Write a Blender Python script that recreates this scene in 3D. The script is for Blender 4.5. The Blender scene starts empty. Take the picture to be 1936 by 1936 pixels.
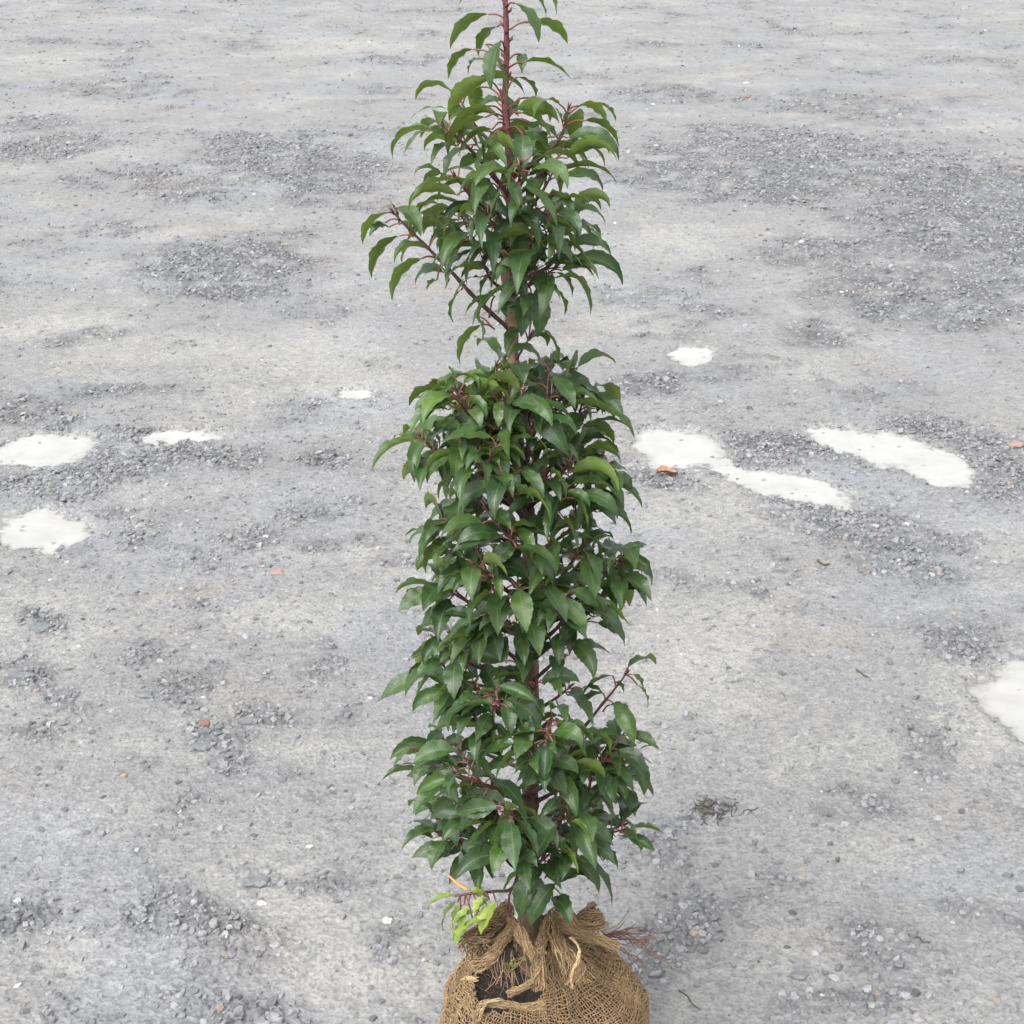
import bpy, math, random
import numpy as np
from mathutils import Vector, Matrix, noise as mnoise
C = bpy.context.scene
R = math.radians
random.seed(7); rng = np.random.default_rng(7)

# ---------------------------------------------------------------- camera, sky, sun, exposure
CAM_H, CAM_D, TILT, FPX = 1.78, 1.95, 23.6, 3200.0
cam = bpy.data.objects.new('camera', bpy.data.cameras.new('camera')); C.collection.objects.link(cam)
cam.location = (0, -CAM_D, CAM_H); cam.rotation_euler = (R(90 - TILT), 0, 0)
cam.data.sensor_width = 36; cam.data.lens = 36 * FPX / 1936
cam.data.clip_start = 0.05; cam.data.clip_end = 3000
C.camera = cam
w = bpy.data.worlds.new('World'); C.world = w; w.use_nodes = True
nt = w.node_tree; bg = nt.nodes['Background']
sky = nt.nodes.new('ShaderNodeTexSky'); sky.sky_type = 'NISHITA'; sky.sun_disc = False
SUN_EL, SUN_AZ = 55, 215            # azimuth the light comes from, clockwise from +Y
sky.sun_elevation = R(SUN_EL); sky.sun_rotation = R(SUN_AZ); sky.air_density = 1.0; sky.dust_density = 4.0; sky.ozone_density = 1.0
hs = nt.nodes.new('ShaderNodeHueSaturation'); hs.inputs['Saturation'].default_value = 0.10
nt.links.new(sky.outputs[0], hs.inputs['Color']); nt.links.new(hs.outputs[0], bg.inputs[0]); bg.inputs[1].default_value = 0.15
sd = bpy.data.lights.new('sun', 'SUN'); sd.energy = 0.75; sd.angle = R(70); sd.color = (1, .97, .93)
sun = bpy.data.objects.new('sun', sd); C.collection.objects.link(sun)
az = R(SUN_AZ); el = R(SUN_EL)
sun.rotation_euler = Vector((math.sin(az) * math.cos(el), math.cos(az) * math.cos(el), math.sin(el))).to_track_quat('Z', 'Y').to_euler()
C.view_settings.view_transform = 'Standard'; C.view_settings.look = 'None'; C.view_settings.gamma = 1
C.view_settings.use_curve_mapping = False
C.view_settings.exposure = 1.64

# ---------------------------------------------------------------- helpers
ST, CT = math.sin(R(TILT)), math.cos(R(TILT))
def ray(px, py):
    u = (px - 968) / FPX; v = -(py - 968) / FPX
    return Vector((u, CT + v * ST, -ST + v * CT))
def at(px, py, Y=0.0):
    d = ray(px, py); s = (Y + CAM_D) / d.y
    return Vector((d.x * s, Y, CAM_H + d.z * s))
def gnd(px, py, z=0.0):
    d = ray(px, py); s = (z - CAM_H) / d.z
    return Vector((d.x * s, -CAM_D + d.y * s, z))
def tag(o, label=None, cat=None, kind=None, group=None):
    if label: o['label'] = label
    if cat: o['category'] = cat
    if kind: o['kind'] = kind
    if group: o['group'] = group
    return o
def link(o, parent=None):
    C.collection.objects.link(o)
    if parent: o.parent = parent
    return o
def np_mesh(name, V, F, mats, parent=None, smooth=True, attrs=None, uv=None, fmat=None):
    """V (n,3), F (m,k) same-size faces, or list of arrays"""
    me = bpy.data.meshes.new(name)
    Fl = F if isinstance(F, list) else [F]
    Fl = [np.asarray(f, dtype=np.int32) for f in Fl if len(f)]
    V = np.asarray(V, dtype=np.float32)
    tot = np.concatenate([np.full(len(f), f.shape[1], dtype=np.int32) for f in Fl])
    idx = np.concatenate([f.ravel() for f in Fl])
    me.vertices.add(len(V)); me.vertices.foreach_set('co', V.ravel())
    me.loops.add(len(idx)); me.loops.foreach_set('vertex_index', idx)
    me.polygons.add(len(tot))
    st = np.zeros(len(tot), dtype=np.int32); st[1:] = np.cumsum(tot)[:-1]
    me.polygons.foreach_set('loop_start', st); me.polygons.foreach_set('loop_total', tot)
    me.polygons.foreach_set('use_smooth', np.full(len(tot), smooth))
    for m in (mats if isinstance(mats, (list, tuple)) else [mats]): me.materials.append(m)
    if fmat is not None: me.polygons.foreach_set('material_index', np.asarray(fmat, dtype=np.int32))
    me.update(calc_edges=True)
    for k, a in (attrs or {}).items():
        a = np.asarray(a, dtype=np.float32)
        if a.ndim == 1:
            me.attributes.new(k, 'FLOAT', 'POINT').data.foreach_set('value', a)
        else:
            me.attributes.new(k, 'FLOAT_COLOR', 'POINT').data.foreach_set('color', a.ravel())
    if uv is not None:
        l = me.uv_layers.new(name='UVMap'); l.data.foreach_set('uv', np.asarray(uv, dtype=np.float32)[idx].ravel())
    me.validate()
    o = bpy.data.objects.new(name, me); link(o, parent); return o

class MB:
    """collects verts / quads / tris with a material index and two float attributes"""
    def __init__(s): s.v = []; s.q = []; s.t = []; s.qm = []; s.tm = []; s.a = []; s.r = []; s.uv = []
    def add(s, verts, quads=(), tris=(), m=0, a=0.0, r=0.0, uv=None):
        b = len(s.v); s.v += [tuple(p) for p in verts]; n = len(verts)
        s.q += [[b + i for i in f] for f in quads]; s.qm += [m] * len(quads)
        s.t += [[b + i for i in f] for f in tris]; s.tm += [m] * len(tris)
        s.a += (list(a) if hasattr(a, '__len__') else [a] * n); s.r += [r] * n
        s.uv += (uv if uv else [(0.0, 0.0)] * n)
    def tube(s, pts, rad, n=6, m=0, a=0.0, r=0.0, bump=0.0, cap=True):
        pts = [Vector(p) for p in pts]; N = len(pts)
        rad = rad if hasattr(rad, '__len__') else [rad] * N
        T = [(pts[min(i + 1, N - 1)] - pts[max(i - 1, 0)]).normalized() for i in range(N)]
        up = Vector((0, 0, 1)) if abs(T[0].z) < .9 else Vector((1, 0, 0))
        X = T[0].cross(up).normalized(); vs = []; uv = []; L = 0
        for i in range(N):
            X = (X - T[i] * X.dot(T[i])).normalized(); Y = T[i].cross(X)
            if i: L += (pts[i] - pts[i - 1]).length
            for k in range(n):
                th = 2 * math.pi * k / n
                q = rad[i] * (1 + bump * mnoise.noise(pts[i] * 70 + Vector((math.cos(th), math.sin(th), 0)) * 1.3))
                vs.append(pts[i] + (X * math.cos(th) + Y * math.sin(th)) * q); uv.append((k / n, L))
        qs = [[i * n + k, i * n + (k + 1) % n, (i + 1) * n + (k + 1) % n, (i + 1) * n + k] for i in range(N - 1) for k in range(n)]
        ts = []
        if cap:
            vs += [pts[0], pts[-1]]; uv += [(0, 0), (0, L)]; c0 = N * n; c1 = c0 + 1
            ts = [[c0, (k + 1) % n, k] for k in range(n)] + [[c1, (N - 1) * n + k, (N - 1) * n + (k + 1) % n] for k in range(n)]
        s.add(vs, qs, ts, m, a, r, uv)
    def build(s, name, mats, parent=None, smooth=True):
        return np_mesh(name, s.v, [np.array(s.q, dtype=np.int32).reshape(-1, 4), np.array(s.t, dtype=np.int32).reshape(-1, 3)], mats, parent, smooth,
                       {'tone': s.a, 'rnd': s.r}, s.uv, s.qm + s.tm)
def spline(P, n=8):
    P = [Vector(p) for p in P]
    if len(P) == 2: return [P[0].lerp(P[1], i / n) for i in range(n + 1)]
    out = []
    for i in range(len(P) - 1):
        p0 = P[max(i - 1, 0)]; p1 = P[i]; p2 = P[i + 1]; p3 = P[min(i + 2, len(P) - 1)]
        for k in range(n):
            t = k / n
            out.append(.5 * ((2 * p1) + (p2 - p0) * t + (2 * p0 - 5 * p1 + 4 * p2 - p3) * t * t + (3 * p1 - p0 - 3 * p2 + p3) * t ** 3))
    out.append(P[-1]); return out

# numpy gradient noise
_perm = rng.permutation(4096)
_ang = rng.random(4096) * 2 * np.pi
def _h(i, j): return _perm[(_perm[i & 4095] + j) & 4095]
def pnoise(x, y, seed=0):
    x = x + seed * 17.31; y = y + seed * 9.77
    xi = np.floor(x).astype(np.int64); yi = np.floor(y).astype(np.int64); xf = x - xi; yf = y - yi
    u = xf ** 3 * (xf * (xf * 6 - 15) + 10); v = yf ** 3 * (yf * (yf * 6 - 15) + 10)
    def g(i, j, dx, dy):
        a = _ang[_h(i, j)]; return np.cos(a) * dx + np.sin(a) * dy
    a = g(xi, yi, xf, yf); b = g(xi + 1, yi, xf - 1, yf); c = g(xi, yi + 1, xf, yf - 1); d = g(xi + 1, yi + 1, xf - 1, yf - 1)
    return ((a + (b - a) * u) + ((c + (d - c) * u) - (a + (b - a) * u)) * v) * 1.4
def fbm(x, y, f, octs=4, seed=0, gain=.5):
    s = 0; a = 1; t = 0
    for o in range(octs): s = s + a * pnoise(x * f, y * f, seed + o * 3); t += a; a *= gain; f *= 2.03
    return s / t
def sstep(a, b, x): t = np.clip((x - a) / (b - a), 0, 1); return t * t * (3 - 2 * t)

# ---------------------------------------------------------------- materials
def mat(name):
    m = bpy.data.materials.new(name); m.use_nodes = True
    return m, m.node_tree, m.node_tree.nodes['Principled BSDF']
def N(nt, t, **kw):
    n = nt.nodes.new(t)
    for k, v in kw.items():
        if k in ('inp',):
            for a, b in v.items(): n.inputs[a].default_value = b
        else: setattr(n, k, v)
    return n
def ramp(nt, fac, stops):
    r = nt.nodes.new('ShaderNodeValToRGB'); e = r.color_ramp.elements
    while len(e) < len(stops): e.new(.5)
    for i, (p, c) in enumerate(stops): e[i].position = p; e[i].color = (*c, 1) if len(c) == 3 else c
    nt.links.new(fac, r.inputs[0]); return r.outputs[0]
def mix(nt, a, b, f, mode='MIX'):
    m = nt.nodes.new('ShaderNodeMix'); m.data_type = 'RGBA'; m.blend_type = mode
    for s, x in ((6, a), (7, b), (0, f)):
        if isinstance(x, (tuple, float, int)): m.inputs[s].default_value = (*x, 1) if isinstance(x, tuple) else x
        else: nt.links.new(x, m.inputs[s])
    return m.outputs[2]
def attr(nt, name, out='Fac'):
    a = nt.nodes.new('ShaderNodeAttribute'); a.attribute_name = name; return a.outputs[out]
def bump(nt, b, h, strength, dist, prev=None):
    n = nt.nodes.new('ShaderNodeBump'); n.inputs['Strength'].default_value = strength; n.inputs['Distance'].default_value = dist
    nt.links.new(h, n.inputs['Height'])
    if prev: nt.links.new(prev, n.inputs['Normal'])
    if b: nt.links.new(n.outputs[0], b.inputs['Normal'])
    return n.outputs[0]
def nz(nt, scale, detail=4, rough=.6, vec=None):
    n = nt.nodes.new('ShaderNodeTexNoise'); n.inputs['Scale'].default_value = scale; n.inputs['Detail'].default_value = detail; n.inputs['Roughness'].default_value = rough
    if vec is None: vec = nt.nodes.new('ShaderNodeTexCoord').outputs['Object']
    nt.links.new(vec, n.inputs['Vector']); return n

# ground: fines with silt and gravel tint; darks include painted crevice and pit shade
M_ground, nt, b = mat('wet_gravel_ground')
co = nt.nodes.new('ShaderNodeTexCoord').outputs['Object']
base = mix(nt, (.152, .1525, .152), (.212, .211, .202), attr(nt, 'pale'))
base = mix(nt, base, (.064, .066, .070), attr(nt, 'grit'))  # dark wet gravel, deepened to paint the crevice shade between chips
n1 = nz(nt, 2.2, 5, .6, co); base = mix(nt, base, (.20, .165, .135), ramp(nt, n1.outputs[0], [(.56, (0, 0, 0)), (.75, (.38, .38, .38))]))
n1b = nz(nt, 1.4, 4, .6, co); n1b.inputs['Distortion'].default_value = .5
base = mix(nt, base, (.15, .165, .20), ramp(nt, n1b.outputs[0], [(.5, (0, 0, 0)), (.7, (.4, .4, .4))]))
n2 = nz(nt, 160, 4, .7, co); base = mix(nt, base, ramp(nt, n2.outputs[0], [(.3, (.35, .35, .36)), (.46, (.95, .95, .95)), (.7, (1.3, 1.29, 1.27))]), .85, 'MULTIPLY')  # grain; its dark specks paint in the shade of small pits
vo = N(nt, 'ShaderNodeTexVoronoi', inp={'Scale': 95.0, 'Randomness': 1.0}); nt.links.new(co, vo.inputs['Vector'])
hsv = nt.nodes.new('ShaderNodeSeparateColor'); nt.links.new(vo.outputs['Color'], hsv.inputs[0])
base = mix(nt, base, ramp(nt, hsv.outputs[0], [(0, (.68, .69, .72)), (.55, (1, 1, 1)), (1, (1.28, 1.24, 1.2))]), .5, 'MULTIPLY')
n5 = nz(nt, 38, 3, .6, co); base = mix(nt, base, ramp(nt, n5.outputs[0], [(.33, (.62, .63, .64)), (.45, (1, 1, 1))]), .6, 'MULTIPLY')
nt.links.new(base, b.inputs['Base Color'])
n3 = nz(nt, 3.5, 3, .5, co); nt.links.new(ramp(nt, n3.outputs[0], [(.35, (.52,) * 3), (.65, (.8,) * 3)]), b.inputs['Roughness'])
h = bump(nt, None, vo.outputs['Distance'], .5, .004)
n4 = nz(nt, 330, 3, .7, co); h = bump(nt, b, n4.outputs[0], .6, .0022, h)

M_stone, nt, b = mat('slate_chip')
col = attr(nt, 'col', 'Color'); n1 = nz(nt, 140, 4, .6)
nt.links.new(mix(nt, col, ramp(nt, n1.outputs[0], [(.3, (.7, .7, .7)), (.7, (1.25, 1.25, 1.25))]), .8, 'MULTIPLY'), b.inputs['Base Color'])
b.inputs['Roughness'].default_value = .5; bump(nt, b, n1.outputs[0], .4, .002)

M_water, nt, b = mat('milky_puddle_water')
n1 = nz(nt, 9, 5, .65); nt.links.new(mix(nt, (.232, .231, .222), (.295, .294, .285), ramp(nt, n1.outputs[0], [(.3, (0, 0, 0)), (.7, (1, 1, 1))])), b.inputs['Base Color'])
b.inputs['Roughness'].default_value = .06; b.inputs['IOR'].default_value = 1.33
n2 = nz(nt, 25, 2, .5); bump(nt, b, n2.outputs[0], .05, .002)
gl = nt.nodes.new('ShaderNodeBsdfTransparent'); ms = nt.nodes.new('ShaderNodeMixShader'); gs = nt.nodes.new('ShaderNodeBsdfGlossy'); gs.inputs['Roughness'].default_value = .05
fr = nt.nodes.new('ShaderNodeFresnel'); fr.inputs[0].default_value = 1.33; thin = nt.nodes.new('ShaderNodeMixShader')
nt.links.new(fr.outputs[0], thin.inputs[0]); nt.links.new(gl.outputs[0], thin.inputs[1]); nt.links.new(gs.outputs[0], thin.inputs[2])
nt.links.new(ramp(nt, attr(nt, 'depth'), [(0, (.12,) * 3), (.45, (.75,) * 3), (1, (1, 1, 1))]), ms.inputs[0])
nt.links.new(thin.outputs[0], ms.inputs[1]); nt.links.new(b.outputs[0], ms.inputs[2])
nt.links.new(ms.outputs[0], [n for n in nt.nodes if n.type == 'OUTPUT_MATERIAL'][0].inputs[0])

# leaves
def leaf_mat(name, dark, young, under, trans=.25):
    m, nt, b = mat(name)
    tc = nt.nodes.new('ShaderNodeTexCoord'); sp = nt.nodes.new('ShaderNodeSeparateXYZ'); nt.links.new(tc.outputs['UV'], sp.inputs[0])
    top = mix(nt, dark, young, attr(nt, 'tone'))
    n0 = nz(nt, 45, 4, .6); top = mix(nt, top, ramp(nt, n0.outputs[0], [(.3, (.62, .66, .7)), (.7, (1.35, 1.28, 1.15))]), .8, 'MULTIPLY')
    bot = mix(nt, under, tuple(c * 1.25 for c in under), n0.outputs[0])
    geo = nt.nodes.new('ShaderNodeNewGeometry')
    c = mix(nt, top, bot, geo.outputs['Backfacing'])
    rn = attr(nt, 'rnd')
    c = mix(nt, c, ramp(nt, rn, [(0, (.72, .76, .78)), (.5, (1, 1, 1)), (1, (1.16, 1.12, 1.0))]), .9, 'MULTIPLY')
    # midrib: |u| small
    ab = N(nt, 'ShaderNodeMath', operation='ABSOLUTE'); nt.links.new(sp.outputs[0], ab.inputs[0])
    c = mix(nt, c, (.09, .16, .05), ramp(nt, ab.outputs[0], [(0, (.55,) * 3), (.04, (.35,) * 3), (.09, (0, 0, 0))]))
    # brown specks
    ns = nz(nt, 260, 2, .5); c = mix(nt, c, (.05, .03, .015), ramp(nt, ns.outputs[0], [(.70, (0, 0, 0)), (.74, (.8,) * 3)]))
    # side veins: height = sin(60*(v - .6|u|))
    m1 = N(nt, 'ShaderNodeMath', operation='MULTIPLY_ADD'); nt.links.new(ab.outputs[0], m1.inputs[0]); m1.inputs[1].default_value = -.16; nt.links.new(sp.outputs[1], m1.inputs[2])
    m2 = N(nt, 'ShaderNodeMath', operation='MULTIPLY'); nt.links.new(m1.outputs[0], m2.inputs[0]); m2.inputs[1].default_value = 75
    m3 = N(nt, 'ShaderNodeMath', operation='SINE'); nt.links.new(m2.outputs[0], m3.inputs[0])
    h = bump(nt, None, m3.outputs[0], .10, .0005); h = bump(nt, b, n0.outputs[0], .3, .003, h)
    nt.links.new(c, b.inputs['Base Color'])
    rr = nz(nt, 30, 3, .6); nt.links.new(ramp(nt, rr.outputs[0], [(.35, (.28,) * 3), (.65, (.52,) * 3)]), b.inputs['Roughness'])
    b.inputs['Specular IOR Level'].default_value = .42
    tr = nt.nodes.new('ShaderNodeBsdfTranslucent'); nt.links.new(mix(nt, c, (1.2, 1.25, .7), 1.0, 'MULTIPLY'), tr.inputs[0])
    ms = nt.nodes.new('ShaderNodeMixShader'); ms.inputs[0].default_value = trans
    out = [n for n in nt.nodes if n.type == 'OUTPUT_MATERIAL'][0]
    nt.links.new(b.outputs[0], ms.inputs[1]); nt.links.new(tr.outputs[0], ms.inputs[2]); nt.links.new(ms.outputs[0], out.inputs[0])
    return m
M_leaf = leaf_mat('laurel_leaf', (.027, .057, .020), (.060, .112, .022), (.088, .130, .032))
M_lime = leaf_mat('yellowed_leaf', (.13, .20, .042), (.22, .28, .06), (.17, .24, .055))
def simple(name, c0, c1, scale=60, rough=.6, bs=.5, bd=.003, tone=None):
    m, nt, b = mat(name); n = nz(nt, scale, 5, .65)
    c = mix(nt, c0, c1, ramp(nt, n.outputs[0], [(.3, (0, 0, 0)), (.7, (1, 1, 1))]))
    if tone: c = mix(nt, c, tone, attr(nt, 'tone'))
    nt.links.new(c, b.inputs['Base Color']); b.inputs['Roughness'].default_value = rough
    bump(nt, b, n.outputs[0], bs, bd); return m
M_petiole = simple('red_petiole', (.11, .030, .025), (.18, .062, .045), 90, .4)
M_twig = simple('red_brown_twig', (.038, .016, .014), (.08, .034, .027), 120, .5)
# trunk: dark wine young wood (tone 1) to tan bark (tone 0)
M_trunk, nt, b = mat('laurel_bark')
co = nt.nodes.new('ShaderNodeTexCoord').outputs['Object']
mp = N(nt, 'ShaderNodeMapping'); mp.inputs['Scale'].default_value = (1, 1, .35); nt.links.new(co, mp.inputs[0])
n1 = nz(nt, 110, 6, .7, mp.outputs[0]); n2 = nz(nt, 22, 4, .6, mp.outputs[0])
c = attr(nt, 'tone')
c = ramp(nt, c, [(0, (.085, .048, .034)), (.33, (.19, .12, .075)), (.66, (.085, .04, .035)), (1, (.10, .026, .028))])
c = mix(nt, c, ramp(nt, n1.outputs[0], [(.3, (.32, .3, .3)), (.47, (.95, .95, .95)), (.72, (1.7, 1.7, 1.6))]), .95, 'MULTIPLY')
c = mix(nt, c, (.12, .12, .075), ramp(nt, n2.outputs[0], [(.56, (0, 0, 0)), (.68, (.5,) * 3)]))
nt.links.new(c, b.inputs['Base Color']); b.inputs['Roughness'].default_value = .6; bump(nt, b, n1.outputs[0], .7, .003)
M_soil, nt, b = mat('dark_root_soil')
n1 = nz(nt, 55, 6, .75); n2 = nz(nt, 260, 3, .7)
c = mix(nt, (.007, .005, .004), (.034, .022, .015), ramp(nt, n1.outputs[0], [(.35, (0, 0, 0)), (.65, (1, 1, 1))]))
nt.links.new(c, b.inputs['Base Color']); b.inputs['Roughness'].default_value = .9
h = bump(nt, None, n1.outputs[0], .9, .012); bump(nt, b, n2.outputs[0], .7, .003, h)
def fibre(name, c0, c1, dirt=(.12, .075, .045)):
    m, nt, b = mat(name)
    n1 = nz(nt, 14, 5, .65); n2 = nz(nt, 420, 3, .7)
    c = mix(nt, c0, c1, ramp(nt, n1.outputs[0], [(.35, (0, 0, 0)), (.65, (1, 1, 1))]))
    c = mix(nt, c, dirt, attr(nt, 'tone'))
    c = mix(nt, c, ramp(nt, n2.outputs[0], [(.3, (.55, .53, .5)), (.7, (1.35, 1.35, 1.3))]), .9, 'MULTIPLY')
    nt.links.new(c, b.inputs['Base Color']); b.inputs['Roughness'].default_value = .95; b.inputs['Specular IOR Level'].default_value = .1
    bump(nt, b, n2.outputs[0], .8, .0012); return m
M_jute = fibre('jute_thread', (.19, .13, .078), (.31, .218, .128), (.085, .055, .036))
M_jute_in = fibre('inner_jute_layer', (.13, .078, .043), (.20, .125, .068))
M_cord = fibre('pale_cord', (.36, .27, .15), (.48, .38, .23))
M_brick = simple('brick_orange', (.12, .062, .048), (.17, .10, .08), 60, .8)
M_brickpale = simple('brick_pale', (.19, .125, .105), (.23, .16, .135), 60, .6)
M_moss = simple('dark_matted_root', (.025, .022, .018), (.07, .062, .05), 150, .9)
M_orange = simple('dry_orange_stem', (.45, .20, .06), (.55, .28, .10), 60, .6)
M_white = simple('white_chip', (.30, .30, .285), (.40, .395, .37), 80, .6)

# ---------------------------------------------------------------- ground sheet
class Ell:
    """ellipse laid on the ground: centre, two semi-axis end points"""
    def __init__(s, cx, cy, rx, ry, rot=0, k=1.0):
        c = gnd(cx, cy); a = R(rot)
        e1 = gnd(cx + rx * math.cos(a), cy + rx * math.sin(a)) - c
        e2 = gnd(cx + ry * math.sin(a), cy - ry * math.cos(a)) - c
        s.c = c; s.M = np.linalg.inv(np.array([[e1.x, e2.x], [e1.y, e2.y]])); s.e1 = e1; s.e2 = e2; s.k = k
    def d(s, x, y):
        dx = x - s.c.x; dy = y - s.c.y
        return np.sqrt((s.M[0, 0] * dx + s.M[0, 1] * dy) ** 2 + (s.M[1, 0] * dx + s.M[1, 1] * dy) ** 2)
PUD = [  # (label, [ellipses])
 ('smallest puddle, brightest white, alone right of the trunk at its bare stretch', [(1310, 670, 50, 20, 0)]),
 ('long bent milky puddle just right of the tree with a narrow waist', [(1280, 846, 104, 44, 8), (1375, 886, 60, 18, 24), (1500, 922, 140, 30, 13)]),
 ('elongated milky puddle slanting toward the right edge, stones poking through', [(1590, 828, 84, 24, 12), (1690, 850, 100, 40, 14), (1775, 882, 86, 38, 14)]),
 ('thin milky puddle on dark gravel, second from the left edge', [(345, 825, 98, 18, -2)]),
 ('milky puddle touching the left edge, farther of the two there', [(80, 850, 112, 34, -3)]),
 ('broad milky puddle touching the left edge, nearer of the two there', [(82, 1000, 104, 42, 0)]),
 ('large shallow pinkish beige puddle cut by the right edge', [(1962, 1322, 146, 82, 15)]),
 ('faint tiny silty puddle left of the bare trunk', [(672, 743, 40, 12, 0)]),
]
PE = [[Ell(*e) for e in es] for _, es in PUD]
GR = [(430, 510, 190, 62, 0, 1), (560, 310, 210, 50, 5, .8), (330, 350, 150, 35, 8, .6), (90, 280, 150, 28, -5, .6), (200, 170, 140, 20, 0, .5),
      (60, 235, 120, 18, 0, .6), (600, 590, 90, 25, 0, .5), (320, 858, 190, 34, 0, 1), (140, 905, 230, 36, -4, .9), (600, 872, 70, 26, 0, .85), (60, 790, 120, 30, -5, .7),
      (230, 745, 130, 22, 0, .6), (170, 640, 90, 20, -12, .6), (250, 1000, 70, 35, 0, .6), (620, 1030, 110, 26, 0, .55), (740, 1065, 70, 18, 0, .5),
      (80, 1175, 60, 30, 0, .9), (45, 1280, 80, 34, -5, .8), (130, 1330, 90, 30, 15, .6), (510, 1330, 90, 26, 3, .7), (660, 1345, 60, 22, 0, .5), (100, 1400, 130, 30, -12, .5),
      (340, 1760, 200, 75, 6, .85), (310, 1700, 90, 40, 0, .7), (560, 1640, 120, 30, 12, .6), (40, 1770, 80, 50, 0, .7), (740, 1800, 70, 60, 0, .55), (420, 1890, 160, 40, 5, .6),
      (1500, 310, 330, 70, 4, .8), (1830, 400, 230, 120, 12, 1), (1880, 340, 120, 40, 0, .8), (1250, 330, 130, 35, 0, .7), (1600, 200, 220, 30, 4, .5), (1250, 180, 120, 22, 0, .5),
      (1750, 560, 260, 60, 4, .8), (1570, 480, 150, 40, 0, .7), (1560, 630, 80, 28, 0, .85), (1200, 560, 90, 26, 0, .5), (1230, 730, 110, 24, 6, .5),
      (1440, 850, 110, 34, 10, 1), (1250, 905, 120, 26, 12, 1), (1600, 975, 190, 42, 12, 1), (1860, 880, 110, 60, 12, 1), (1780, 820, 130, 30, 10, .8), (1700, 1020, 110, 36, 8, .7), (1540, 870, 120, 22, 14, .9),
      (1700, 1090, 130, 30, 14, .6), (1840, 1210, 150, 50, 12, .6), (1760, 1400, 90, 60, 12, .45), (1345, 1530, 50, 22, 0, .6), (1640, 1540, 90, 24, 0, .5), (1600, 1900, 150, 30, 8, .55), (1880, 1750, 90, 40, 0, .4)]
GE = [Ell(*g) for g in GR]
PL = [(100, 620, 200, 22, -4, .9), (250, 440, 230, 22, 2, .9), (560, 350, 60, 20, 15, .8), (330, 655, 220, 30, 0, .8), (640, 660, 150, 60, 5, .8), (680, 740, 120, 40, 0, .9), (520, 1410, 280, 26, 4, .7),
      (120, 115, 170, 18, 0, .6), (650, 90, 200, 26, 4, .5), (1230, 600, 130, 60, 0, .8), (1270, 470, 140, 30, 0, .6), (1520, 700, 130, 40, 14, .8), (1330, 1150, 230, 120, 0, .6), (1880, 1020, 120, 40, 12, .9), (1880, 1110, 90, 24, 10, .7),
      (1880, 1330, 160, 110, 12, 1), (560, 1170, 160, 50, 0, .7), (400, 1350, 60, 26, 0, .9), (150, 1560, 160, 50, -12, .6), (140, 1850, 130, 60, 0, .7), (1700, 1650, 240, 70, 0, .5), (1560, 1780, 200, 60, 0, .5), (640, 1850, 100, 60, 0, .4), (460, 1050, 150, 50, 0, .5)]
QE = [Ell(*g) for g in PL]
def fields(x, y):
    wx = x + .10 * fbm(x, y, 3.2, 3, 31); wy = y + .16 * fbm(x, y, 3.0, 3, 41)
    grit = 0 * x; pale = 0 * x
    for e in GE: grit = np.maximum(grit, e.k * (1 - sstep(.45, 1.25, e.d(wx, wy))))
    for e in QE: pale = np.maximum(pale, e.k * (1 - sstep(.3, 1.25, e.d(wx, wy))))
    n = fbm(x, y, 1.5, 5, 5, .6); m = fbm(x, y, 7, 4, 11, .6); tr = fbm(x * .5, y * 1.6, 1.3, 4, 77, .6)
    grit = np.clip(grit * (1 + 2.2 * m) + .75 * sstep(.10, .45, n + .45 * m), 0, 1)
    fine = fbm(x, y, 26, 4, 19, .7)
    pale = np.clip(.8 * pale * (1 + .9 * m + .8 * fine) + .7 * sstep(-.05, .5, -n - .5 * m + .4 * tr + .5 * fine), 0, 1) * (1 - grit * .85)
    pd = np.full_like(x, 9.0)
    jx = x + .05 * fbm(x, y, 8, 5, 51, .8); jy = y + .13 * fbm(x, y, 7, 5, 61, .8)
    for es in PE:
        for e in es: pd = np.minimum(pd, e.d(jx, jy) * 1.06)
    rim = 1 - sstep(.85, 1.22, pd + .25 * fine)
    pale = np.maximum(pale, rim * .8); grit = grit * (1 - rim * .5)
    return grit, pale, pd
def height(x, y, grit, pd):
    z = .010 * (fbm(x, y, .8, 3, 3) * sstep(1.0, 1.9, pd)) + .003 * np.abs(fbm(x, y, 7, 3, 13)) + .0016 * fbm(x, y, 40, 3, 23) * (1 + grit)
    # embedded knobbly chips
    k = pnoise(x * 75, y * 75, 71); k2 = pnoise(x * 38, y * 38, 72)
    z = z + .0050 * sstep(.08, .34, k) * (.16 + grit) + .006 * sstep(.2, .45, k2) * (.10 + .8 * grit)
    z = z + .004
    return z - (.020 + .004) * (1 - sstep(.55, 1.25, pd))
WL = -.0035
azd = np.concatenate([np.arange(-180, -25, 5.0), np.arange(-25, 25, .048), np.arange(25, 180, 5.0)])
rr = np.concatenate([[.02, .4, .8, 1.1, 1.4, 1.6], CAM_H / np.tan(R(1) * np.linspace(45.5, 6.2, 900)), [17.5, 19, 21, 24, 28, 34, 45, 70, 120, 250, 600, 1500]])
A, Rr = np.meshgrid(np.radians(azd), rr)
X = (np.sin(A) * Rr).ravel(); Y = (np.cos(A) * Rr - CAM_D).ravel()
g, p, pd = fields(X, Y); Z = height(X, Y, g, pd)
Z = np.where(Rr.ravel() > 40, 0, Z)
na, nr = len(azd), len(rr)
I = np.arange(nr - 1)[:, None] * na; J = np.arange(na)[None, :]; J2 = (J + 1) % na
F = np.stack([I + J, I + J2, I + na + J2, I + na + J], -1).reshape(-1, 4)[:, ::-1]
ground = np_mesh('ground', np.stack([X, Y, Z], -1), F, M_ground, attrs={'grit': g * .85, 'pale': p})
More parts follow.
